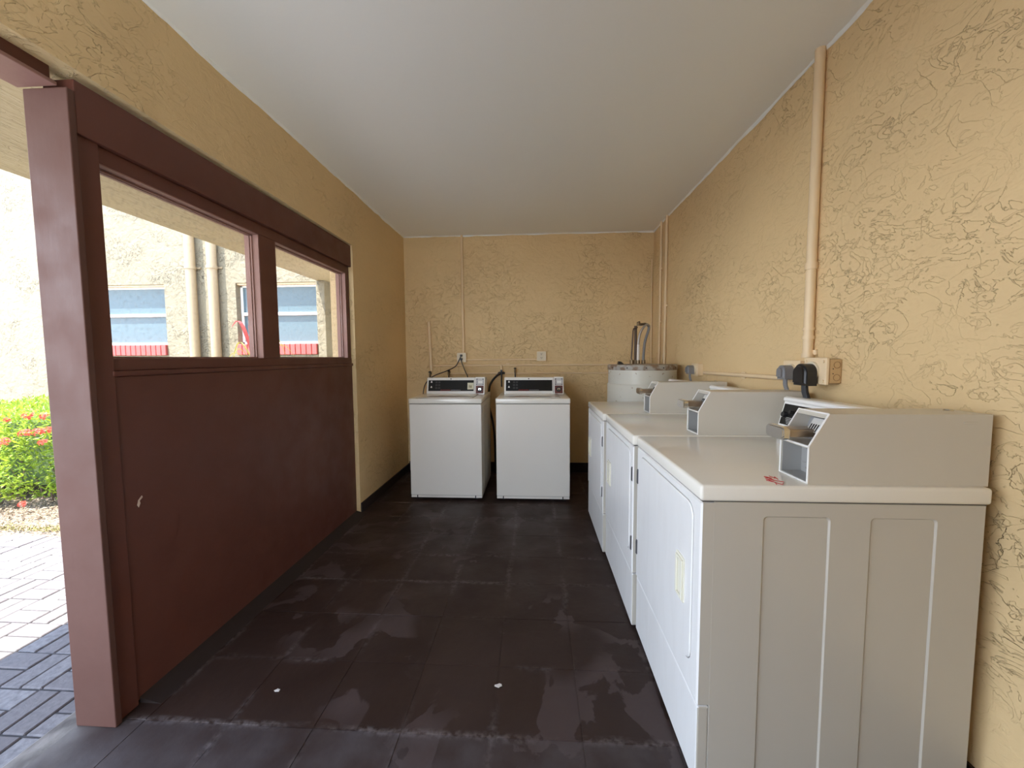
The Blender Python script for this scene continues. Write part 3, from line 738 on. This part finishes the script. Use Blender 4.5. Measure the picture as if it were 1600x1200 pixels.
# ---------------------------------------------------------------- washers
def make_washer(loc, label, sticker):
    P_ = empty('washing_machine', loc); tag(P_, label, 'washing machine', 'top-loading washers at the back wall')
    Wd, D, TZ = .645, .70, .914
    bm = BM(); box(bm, 0, Wd, .004, D, .045, .864, bev=.006, seg=2); obj('cabinet', bm, m_enamel, P_)
    bm = BM(); box(bm, .002, Wd-.002, .008, D-.005, .022, .043, bev=.002); obj('kick_strip', bm, m_enamel, P_)
    obj('top_seam', B(.006, Wd-.006, .009, D-.006, .862, .870), m_seam, P_)
    obj('kick_seam', B(.006, Wd-.006, .012, D-.006, .040, .048), m_dark, P_)
    bm = BM()
    for fx in (.06, Wd-.06): box(bm, fx-.004, fx+.004, .005, .012, .024, .043)
    obj('screw', bm, m_dark, P_, stuff=True)
    for fx in (.06, Wd-.06):
        for fy in (.06, D-.06):
            bm = BM(); cyl(bm, (fx, fy, 0), (0, 0, 1), .018, .024, 12); obj('foot', bm, m_dark, P_)
    for xs, s in ((0, -1), (Wd, 1)):
        for (a, b) in ((.14, .30), (.40, .56)):
            bm = BM()
            poly = rrect(a, b, .07, .83, .012, 3); A = [bm.verts.new((xs, u, v)) for u, v in poly]
            Bv = [bm.verts.new((xs+s*.003, u+(-.004 if u > (a+b)/2 else .004), v+(-.004 if v > .44 else .004))) for u, v in poly]
            for i in range(len(poly)): bm.faces.new((A[i], A[(i+1) % len(poly)], Bv[(i+1) % len(poly)], Bv[i]))
            bm.faces.new(Bv)
            bmesh.ops.recalc_face_normals(bm, faces=bm.faces); obj('embossed_panel', bm, m_enamel, P_)
    bm = BM(); box(bm, -.003, Wd+.003, 0, D, .869, TZ, bev=.008, seg=3); obj('worktop', bm, m_top, P_, True)
    # lid
    bm = BM(); prism(bm, rrect(.055, Wd-.085, .030, .425, .025, 5), 'Z', TZ-.001, TZ+.006)
    l_ = obj('lid', bm, m_top, P_)
    bm = BM(); prism(bm, rrect(.052, Wd-.082, .027, .428, .027, 5), 'Z', TZ-.001, TZ+.0018); obj('lid_gap', bm, m_seam, l_)
    # console: leaning front, seen face from y = .44
    y0 = .435; zt = TZ; cx0, cx1 = .040, .520
    def side(a, b, name, ext, m, dy=0., top=.158):
        bm = BM()
        prism(bm, [(y0-dy, zt), (y0-dy+.002, zt+.018), (y0-dy+.040, zt+top), (y0-dy+.050, zt+top+.004), (.635, zt+top-.012), (.655, zt)], 'X', a, b)
        bmesh.ops.bevel(bm, geom=[e for e in bm.edges if abs(e.verts[0].co.x-e.verts[1].co.x) < 1e-6], offset=.003, segments=2, affect='EDGES')
        return obj(name, bm, m, P_)
    c_ = side(cx0, cx1, 'console', 0, m_console)
    q_ = side(cx1+.004, .620, 'coin_meter', 0, m_console, .012, .162)
    def pt_(z, o, dy=0): # on leaning face
        t = (z-.018)/.14; return (y0-dy+.002+.038*t-o, zt+z)
    def face(bm, a, b, z0, z1, o0=.0002, o1=.002, dy=0, mi=0):
        A = pt_(z0, o0, dy); Bq = pt_(z1, o0, dy); A2 = pt_(z0, o1, dy); B2 = pt_(z1, o1, dy)
        prism(bm, [A, A2, B2, Bq], 'X', a, b, mi)
    bm = BM(); face(bm, cx0+.016, cx1-.010, .030, .135); p_ = obj('control_panel', bm, m_black, c_)
    bm = BM()
    for zz in (.115, .065):
        face(bm, cx0+.038, cx0+.054, zz-.004, zz+.006, .002, .0028); face(bm, cx0+.042, cx0+.050, zz+.004, zz+.014, .002, .0028)
    obj('panel_icon', bm, m_white, c_, stuff=True)
    bm = BM()
    for r in range(3):
        for c in range(2): face(bm, cx0+.086+c*.028, cx0+.106+c*.028, .050+r*.028, .068+r*.028, .002, .004)
    obj('push_button', bm, mat('button_grey', (.03, .03, .03), .5), c_, stuff=True)
    bm = BM(); face(bm, cx0+.140, cx0+.240, .038, .042, .002, .0028); obj('red_line', bm, mat('red_stripe', (.30, .012, .015), .5), c_)
    bm = BM(); face(bm, cx0+.245, cx0+.340, .038, .0405, .002, .0026); obj('grey_line', bm, m_lab, c_)
    bm = BM(); cyl(bm, ((cx0+cx1)/2, *pt_(.147, 0)), (0, -1, .2), .006, .003, 10); obj('lock_screw', bm, m_dark, c_)
    if sticker:
        bm = BM(); face(bm, cx1-.072, cx1-.012, .045, .110, .002, .003); o = obj('sticker', bm, m_cream, c_, label='pale sticker')
        bm = BM(); face(bm, cx1-.056, cx1-.049, .062, .086, .003, .0034); face(bm, cx1-.042, cx1-.032, .060, .084, .003, .0034); obj('sticker_print', bm, mat('olive_print', (.20, .18, .08), .6), c_)
    x0, x1 = cx1+.014, .610
    bm = BM(); face(bm, x0, x1, .086, .152, dy=.012); obj('price_label', bm, m_lab, q_)
    bm = BM()
    for (a, b, c, d) in ((.018, .06, .143, .147), (.012, .07, .133, .137), (.020, .066, .104, .130), (.010, .07, .096, .099)):
        face(bm, x0+a, x0+b, c, d, .002, .0026, .012)
    obj('label_print', bm, m_white, q_, stuff=True)
    bm = BM()
    for sx_ in (.008, .070):
        for zz in (.146, .094): face(bm, x0+sx_-.004, x0+sx_+.004, zz-.004, zz+.003, .002, .003, .012)
    obj('rivet', bm, m_black, q_, stuff=True)
    bm = BM(); face(bm, x0, x1, .008, .082, dy=.012); obj('coin_slot_plate', bm, m_maroon, q_)
    bm = BM(); c0 = pt_(.046, .002, .012); cyl(bm, ((x0+x1)/2, *c0), (0, -1, .25), .025, .004, 20); obj('lock_ring', bm, m_blackrub, q_, True)
    bm = BM(); c0 = pt_(.047, .006, .012)
    box(bm, (x0+x1)/2-.013, (x0+x1)/2+.013, c0[0]-.002, c0[0], c0[1]-.012, c0[1]+.012, bev=.001, seg=1); obj('lock_plate', bm, m_chrome, q_)
    bm = BM(); box(bm, (x0+x1)/2-.005, (x0+x1)/2+.006, c0[0]-.004, c0[0]-.002, c0[1]-.006, c0[1]+.006); obj('key_hole', bm, m_black, q_)
    return P_
wm1 = make_washer((-1.117, 3.411, 0), 'white top-loading washer in the left back corner, with a pale sticker on its control panel', True)
wm2 = make_washer((-.344, 3.411, 0), 'white top-loading washer at the back wall, right-hand one, beside the row of dryers', False)

# ---------------------------------------------------------------- water heater
HXc, HYc = .927, 3.497
wh = empty('water_heater', (HXc, HYc, 0)); tag(wh, 'round cream water heater with rust spots behind the farthest dryer', 'water heater')
bm = BM(); lathe(bm, (0, 0, 0), [(.270, .03), (.284, .04), (.284, 1.165)]); obj('jacket', bm, m_tank, wh, True)
bm = BM(); lathe(bm, (0, 0, 0), [(.288, 1.160), (.290, 1.164), (.290, 1.196), (.284, 1.204), (.05, 1.210)]); obj('lid', bm, m_tanktop, wh, True)
bm = BM(); lathe(bm, (0, 0, 0), [(.286, .05), (.2915, .055), (.2915, 1.035), (.284, 1.045)]); obj('outer_wrap', bm, m_tank, wh, True)
for a in (0, 2.1, 4.2):
    bm = BM(); cyl(bm, (.2*math.cos(a), .2*math.sin(a), 0), (0, 0, 1), .02, .032, 10); obj('foot', bm, m_dark, wh)
bm = BM()
for a in (200, 232, 262, 290, 320): cyl(bm, (.289*math.cos(math.radians(a)), .289*math.sin(math.radians(a)), 1.18), (math.cos(math.radians(a)), math.sin(math.radians(a)), 0), .005, .003, 8)
obj('lid_screw', bm, m_dark, wh, stuff=True)
def L3(x, z, y=0): return Vector((x-HXc, y, z))
obj('thin_pipe', T([L3(.840, 1.205), L3(.838, 1.25), L3(.836, 1.26), L3(.848, 1.495), L3(.853, 1.512), L3(.865, 1.519), L3(.885, 1.525)], .0065, 8), m_copper, wh, True)
obj('riser_pipe', T([L3(.878, 1.205, .03), L3(.877, 1.54, .03)], .012, 10), m_copper, wh, True)
obj('braided_hose', T(spline([L3(.888, 1.208, -.02), L3(.890, 1.28, -.02), L3(.888, 1.38, -.02), L3(.902, 1.467, -.02), L3(.930, 1.522, -.02), L3(.962, 1.548, -.01), L3(.985, 1.535, 0)]), .0095, 10), m_flex, wh, True, label='silver braided hose')
obj('hose_sleeve', T([L3(.888, 1.235, -.02), L3(.889, 1.375, -.02)], .0125, 10), mat('white_sleeve', (.70, .66, .62), .5), wh, True)
obj('grey_hose', T(spline([L3(.945, 1.208, .02), L3(.945, 1.28, .02), L3(.955, 1.40, .02), L3(.982, 1.493, .02), L3(.985, 1.535, .02), L3(.955, 1.553, .02), L3(.91, 1.548, .02)]), .011, 10), m_greyrub, wh, True)
bm = BM(); cyl(bm, L3(.893, 1.54, .0), (0, 0, 1), .014, .026, 10); tube(bm, [L3(.882, 1.560), L3(.905, 1.570)], .009, 8); tube(bm, [L3(.905, 1.55), L3(.955, 1.553)], .010, 8)
obj('valve', bm, m_brass, wh, True)
bm = BM()
for x, y in ((.840, 0), (.878, .03), (.888, -.02), (.945, .02)): cyl(bm, L3(x, 1.206, y), (0, 0, 1), .017, .036, 8)
obj('fitting', bm, m_brass, wh, stuff=True)
bm = BM(); prism(bm, [(.715-HXc, 1.2), (.725-HXc, 1.232), (.745-HXc, 1.228), (.775-HXc, 1.2)], 'Y', -.03, .02); obj('relief_lever', bm, m_blackrub, wh)

# ---------------------------------------------------------------- pipes and outlets
def conduit(name, pts, r, label, cat='conduit', couplings=(), straps=(), m=m_conduit, group=None):
    base = Vector(pts[0]); o = empty(name, base); tag(o, label, cat, group)
    obj('pipe', T([Vector(p)-base for p in pts], r, 12), m, o, True)
    for (p, axis, h) in couplings:
        bm = BM(); cyl(bm, Vector(p)-base, axis, r*1.22, h, 14); obj('coupling', bm, m, o, True)
    for (p, sz) in straps:
        bm = BM(); p = Vector(p)-base; box(bm, p.x-sz[0], p.x+sz[0], p.y-sz[1], p.y+sz[1], p.z-sz[2], p.z+sz[2], bev=.002, seg=1); obj('strap', bm, m, o)
    return o
conduit('conduit', [(XR-.021, 1.872, 1.262), (XR-.021, 1.874, 1.9), (XR-.021, 1.874, ZC)], .020, 'thick vertical painted conduit down the right wall to the outlet boxes', couplings=[((XR-.021, 1.873, 1.655), (0, 0, 1), .03), ((XR-.021, 1.872, 1.385), (0, 0, 1), .012), ((XR-.021, 1.872, 1.345), (0, 0, 1), .014), ((XR-.021, 1.872, 1.262), (0, 0, 1), .02)], straps=[((XR-.006, 1.872, 1.285), (.006, .035, .012))])
conduit('conduit', [(XR-.014, 2.03, 1.160), (XR-.014, 2.98, 1.150)], .012, 'thin horizontal painted conduit along the right wall behind the dryers', straps=[((XR-.004, 2.45, 1.155), (.004, .02, .02))])
conduit('conduit', [(XR-.013, 4.055, 1.10), (XR-.013, 4.055, ZC)], .011, 'thinner vertical painted pipe on the right wall, nearest the back corner behind the heater', straps=[((XR-.008, 4.055, 2.14), (.008, .02, .010)), ((XR-.008, 4.055, 1.62), (.008, .02, .010))])
conduit('conduit', [(XR-.015, 3.885, 1.10), (XR-.015, 3.885, 1.42), (XR-.015, 3.885, ZC)], .013, 'vertical painted pipe on the right wall, second from the back corner, above the water heater', couplings=[((XR-.015, 3.885, 1.25), (0, 0, 1), .12)], straps=[((XR-.008, 3.885, 1.755), (.008, .022, .010))])
conduit('conduit', [(1.245, YB-.008, 1.1), (1.235, YB-.008, 2.3)], .006, 'very thin painted line in the back right corner')
conduit('conduit', [(-.787, YB-.014, 1.30), (-.792, YB-.014, ZC)], .013, 'vertical painted conduit on the back wall from ceiling to the left outlet', couplings=[((-.787, YB-.014, 1.315), (0, 0, 1), .02)])
conduit('conduit', [(-.765, YB-.012, 1.248), (.018, YB-.012, 1.250)], .009, 'short horizontal conduit between the two outlets on the back wall')
conduit('water_pipe', [(-1.168, YB-.018, 1.672), (-1.150, YB-.018, 1.115)], .016, 'short capped vertical painted pipe on the back wall near the left corner', 'pipe', couplings=[((-1.151, YB-.018, 1.16), (0, 0, 1), .03)])
conduit('water_pipe', [(-1.14, YB-.012, 1.188), (.95, YB-.012, 1.190)], .010, 'upper long horizontal painted water pipe across the back wall', 'pipe', couplings=[((-.88, YB-.012, 1.188), (1, 0, 0), .03), ((-.39, YB-.012, 1.188), (1, 0, 0), .05), ((-.24, YB-.012, 1.188), (1, 0, 0), .05), ((.03, YB-.012, 1.188), (1, 0, 0), .03)], straps=[((-.30, YB-.006, 1.196), (.02, .006, .014))])
conduit('water_pipe', [(-.97, YB-.012, 1.098), (.95, YB-.012, 1.100)], .008, 'lower long horizontal painted water pipe across the back wall', 'pipe', couplings=[((-.70, YB-.012, 1.098), (1, 0, 0), .03)])
conduit('water_pipe', [(-.368, YB-.030, 1.19), (-.368, YB-.030, 1.115)], .009, 'short drop pipe feeding the black valve between the washers', 'pipe')
def tap(x, z, label, big=False):
    o = empty('water_valve', (x, YB-.035, z)); tag(o, label, 'valve', None)
    bm = BM(); cyl(bm, (0, .033, 0), (0, -1, 0), .010, .05, 10); cyl(bm, (0, -.012, .012), (0, 0, -1), .011, .042, 10); obj('body', bm, m_brass if not big else m_blackrub, o, True)
    bm = BM(); prism(bm, [(-.018, .018), (-.006, .012), (.006, .012), (.018, .018), (.006, .026), (-.006, .026)], 'Y', -.024, -.006)
    obj('handle', bm, m_blackrub if big else m_dark, o)
    bm = BM(); cyl(bm, (0, -.012, -.03), (0, 0, -1), .007, .13, 8); obj('hose', bm, m_blackrub, o, True)
    if big:
        bm = BM(); cyl(bm, (-.012, -.012, .0), (-.7, 0, -.6), .013, .03, 10); cyl(bm, (.012, -.012, 0), (.7, 0, -.6), .013, .028, 10); obj('wye_fitting', bm, m_blackrub, o, True)
tap(-.950, 1.110, 'small water valve behind the left washer, left of its power cord')
tap(-.368, 1.112, 'black double hose valve on the wall between the two washers', True)
tap(-.218, 1.135, 'small water valve above the right washer, right of the black double valve')
tap(-1.160, 1.098, 'small dark valve at the foot of the short capped pipe, far left')
ho = obj('drain_hose', T(spline([(-.385, YB-.06, 1.095), (-.42, YB-.08, 1.07), (-.47, YB-.10, 1.01), (-.497, YB-.11, .93), (-.50, YB-.10, .75), (-.46, YB-.09, .55), (-.44, YB-.09, .3), (-.44, YB-.09, .005)]), .012, 10), m_blackrub, None, True); tag(ho, 'black hose curving down between the two washers from the double valve', 'hose')
# duplex outlets on back wall
def outlet_back(x, z, label):
    o = empty('wall_outlet', (x, YB, z)); tag(o, label, 'outlet')
    bm = BM(); prism(bm, rrect(-.052, .052, -.052, .052, .008, 3), 'Y', -.038, 0); obj('box', bm, m_box, o)
    bm = BM(); prism(bm, rrect(-.048, .048, -.048, .048, .008, 3), 'Y', -.043, -.038); obj('cover_plate', bm, m_ivory, o)
    for dz in (.020, -.020):
        bm = BM(); prism(bm, rrect(-.016, .016, dz-.014, dz+.014, .010, 4), 'Y', -.046, -.043); so = obj('socket', bm, m_ivory, o)
        bm = BM()
        prism(bm, [(-.010, dz+.008), (-.006, dz+.008), (-.003, dz-.002), (-.006, dz-.002)], 'Y', -.0468, -.046)
        prism(bm, [(.010, dz+.008), (.006, dz+.008), (.003, dz-.002), (.006, dz-.002)], 'Y', -.0468, -.046)
        box(bm, -.002, .002, -.0468, -.046, dz-.010, dz-.005)
        obj('socket_slots', bm, m_black, so, stuff=True)
outlet_back(-.806, 1.274, 'square outlet on the back wall above the left washer, with two black plugs in it')
outlet_back(.068, 1.285, 'empty ivory double outlet on the back wall above the right washer')
def plug_cord(wm, px, pz, pts, lab):
    L0 = wm.location
    c_ = obj('power_cord', T([Vector(q)-L0 for q in spline(pts)], .0052, 8), m_blackrub, wm, True, label=lab)
    bm = BM(); box(bm, px-.011, px+.011, YB-.077, YB-.045, pz-.011, pz+.011, bev=.003)
    for v in bm.verts: v.co -= L0
    obj('plug', bm, m_blackrub, c_)
plug_cord(wm1, -.806, 1.296, [(-.806, YB-.07, 1.292), (-.83, YB-.08, 1.24), (-.875, YB-.07, 1.175), (-.98, YB-.055, 1.125), (-1.09, YB-.055, 1.085), (-1.16, YB-.07, 1.04), (-1.215, YB-.08, .96), (-1.225, YB-.10, .80), (-1.18, YB-.13, .5), (-1.10, YB-.20, .4), (-1.0, YB-.225, .38)], 'black power cord sagging to the left')
plug_cord(wm1, -.806, 1.256, [(-.806, YB-.07, 1.25), (-.79, YB-.08, 1.20), (-.755, YB-.08, 1.11), (-.735, YB-.08, 1.06), (-.72, YB-.08, .9), (-.70, YB-.12, .7), (-.69, YB-.225, .62)], 'short black power cord from the lower socket')
# right wall outlet boxes (protrude towards -x)
def wall_box(name, y0, y1, z0, z1, dep, label, cover=False, m=m_box):
    o = empty(name, (XR, (y0+y1)/2, (z0+z1)/2)); tag(o, label, 'outlet'); hy = (y1-y0)/2; hz = (z1-z0)/2
    if not cover:
        obj('box', B(-dep+.006, 0, -hy, hy, -hz, hz, bev=.003), m, o)
        obj('cover_plate', B(-dep, -dep+.006, -hy-.002, hy+.002, -hz-.002, hz+.002, bev=.002), m, o)
        bm = BM(); cyl(bm, (-dep, 0, 0), (-1, 0, 0), .036, .012, 24); obj('socket', bm, m_ivory, o, True)
    else:
        obj('box', B(-dep+.016, 0, -hy, hy, -hz, hz, bev=.006), m_boxd, o)
        bm = BM(); box(bm, -dep, -dep+.014, -hy-.004, hy+.004, -hz-.006, hz+.006, bev=.004, seg=2)
        obj('cover_plate', bm, m, o)
        bm = BM()
        for a in (-1, 1):
            for b in (-1, 1): cyl(bm, (-dep, a*(hy-.012), b*(hz-.010)), (-1, 0, 0), .006, .004, 8)
        obj('cover_screw', bm, m, o, stuff=True)
        for dz in (.026, -.026):
            bm = BM(); c = Vector((-.021, -hy, dz)); pts = [c + Vector((.013*math.cos(t), -.0005, .013*math.sin(t))) for t in [2*PI*i/24 for i in range(25)]]
            tube(bm, pts, .0011, 5, False); obj('knockout', bm, m_dark2, o)
        bm = BM()
        for dz in (.010, -.010): cyl(bm, (-.036, -hy, dz), (0, -1, 0), .0022, .001, 8)
        obj('rivet', bm, m_dark, o, stuff=True)
        bm = BM(); cyl(bm, (-dep, 0.01, 0), (-1, 0, 0), .040, .010, 24); obj('socket', bm, m_ivory, o, True)
    return o
m_dark2 = mat('knockout_groove', (.30, .18, .08), .7)
wall_box('wall_outlet', 1.693, 1.822, 1.155, 1.256, .066, 'large outlet box under the thick conduit, holding the black plug, round knockouts on its side', True)
wall_box('wall_outlet', 1.885, 2.005, 1.146, 1.246, .044, 'cream outlet box on the right wall with the grey plug nearest the black one')
wall_box('wall_outlet', 3.035, 3.155, 1.125, 1.215, .040, 'cream outlet box on the right wall near the water heater, with a grey plug')
def big_plug(dr, x, y, z, r, m, pts, cr, lab, tall):
    bm = BM(); L0 = dr.location
    for k_ in (-1, 0, 1): tube(bm, [Vector(q) - L0 + Vector((0, k_*cr*1.1, 0)) for q in spline(pts)], cr, 8)
    c_ = obj('power_cord', bm, m, dr, True, label=lab)
    bm = BM(); prism(bm, rrect(-r, r, -tall, r, r*.93, 7, (1, 1, 0, 0)), 'X', -.052, .0)
    bmesh.ops.bevel(bm, geom=[e for e in bm.edges if e.verts[0].co.x < -.05 and e.verts[1].co.x < -.05], offset=.012, segments=3, affect='EDGES')
    for v in bm.verts: v.co += Vector((x, y, z)) - L0
    obj('plug', bm, m, c_, True)
big_plug(dr1, 1.180, 1.768, 1.193, .043, m_blackrub, [(1.155, 1.762, 1.15), (1.155, 1.755, 1.11), (1.165, 1.735, 1.06), (1.21, 1.72, 1.0), (1.235, 1.71, .9), (1.228, 1.71, .8), (1.205, 1.71, .78)], .008, 'black power cord and plug', .050)
big_plug(dr2, 1.200, 1.935, 1.196, .030, m_greyrub, [(1.178, 1.932, 1.17), (1.176, 1.925, 1.13), (1.182, 1.905, 1.09), (1.215, 1.905, 1.02), (1.238, 1.905, .9), (1.228, 1.905, .8), (1.19, 1.905, .78)], .006, 'grey power cord and plug', .036)
big_plug(dr3, 1.204, 3.098, 1.172, .030, m_greyrub, [(1.182, 3.095, 1.15), (1.180, 3.085, 1.11), (1.188, 3.07, 1.07), (1.215, 3.07, 1.0), (1.238, 3.07, .9), (1.22, 3.07, .8), (1.17, 3.07, .78)], .006, 'grey power cord and plug', .034)

# ---------------------------------------------------------------- flakes on the floor
m_chip = mat('paint_flake_white', (.62, .58, .54), .8)
def flake(x, y, s, lab, seed):
    random.seed(seed); bm = BM(); n_ = 9
    pts = [(s*random.uniform(.45, 1)*math.cos(2*PI*i/n_), s*random.uniform(.3, .7)*math.sin(2*PI*i/n_)) for i in range(n_)]
    prism(bm, pts, 'Z', 0, .002)
    o = obj('paint_flake', bm, m_chip); o.location = (x, y, .0002); tag(o, lab, 'debris')
flake(-.990, 1.378, .014, 'white paint flake on the dark floor, left one near the partition', 3)
flake(-.145, 1.442, .017, 'white paint flake on the dark floor, middle of the room nearer the dryers', 5)
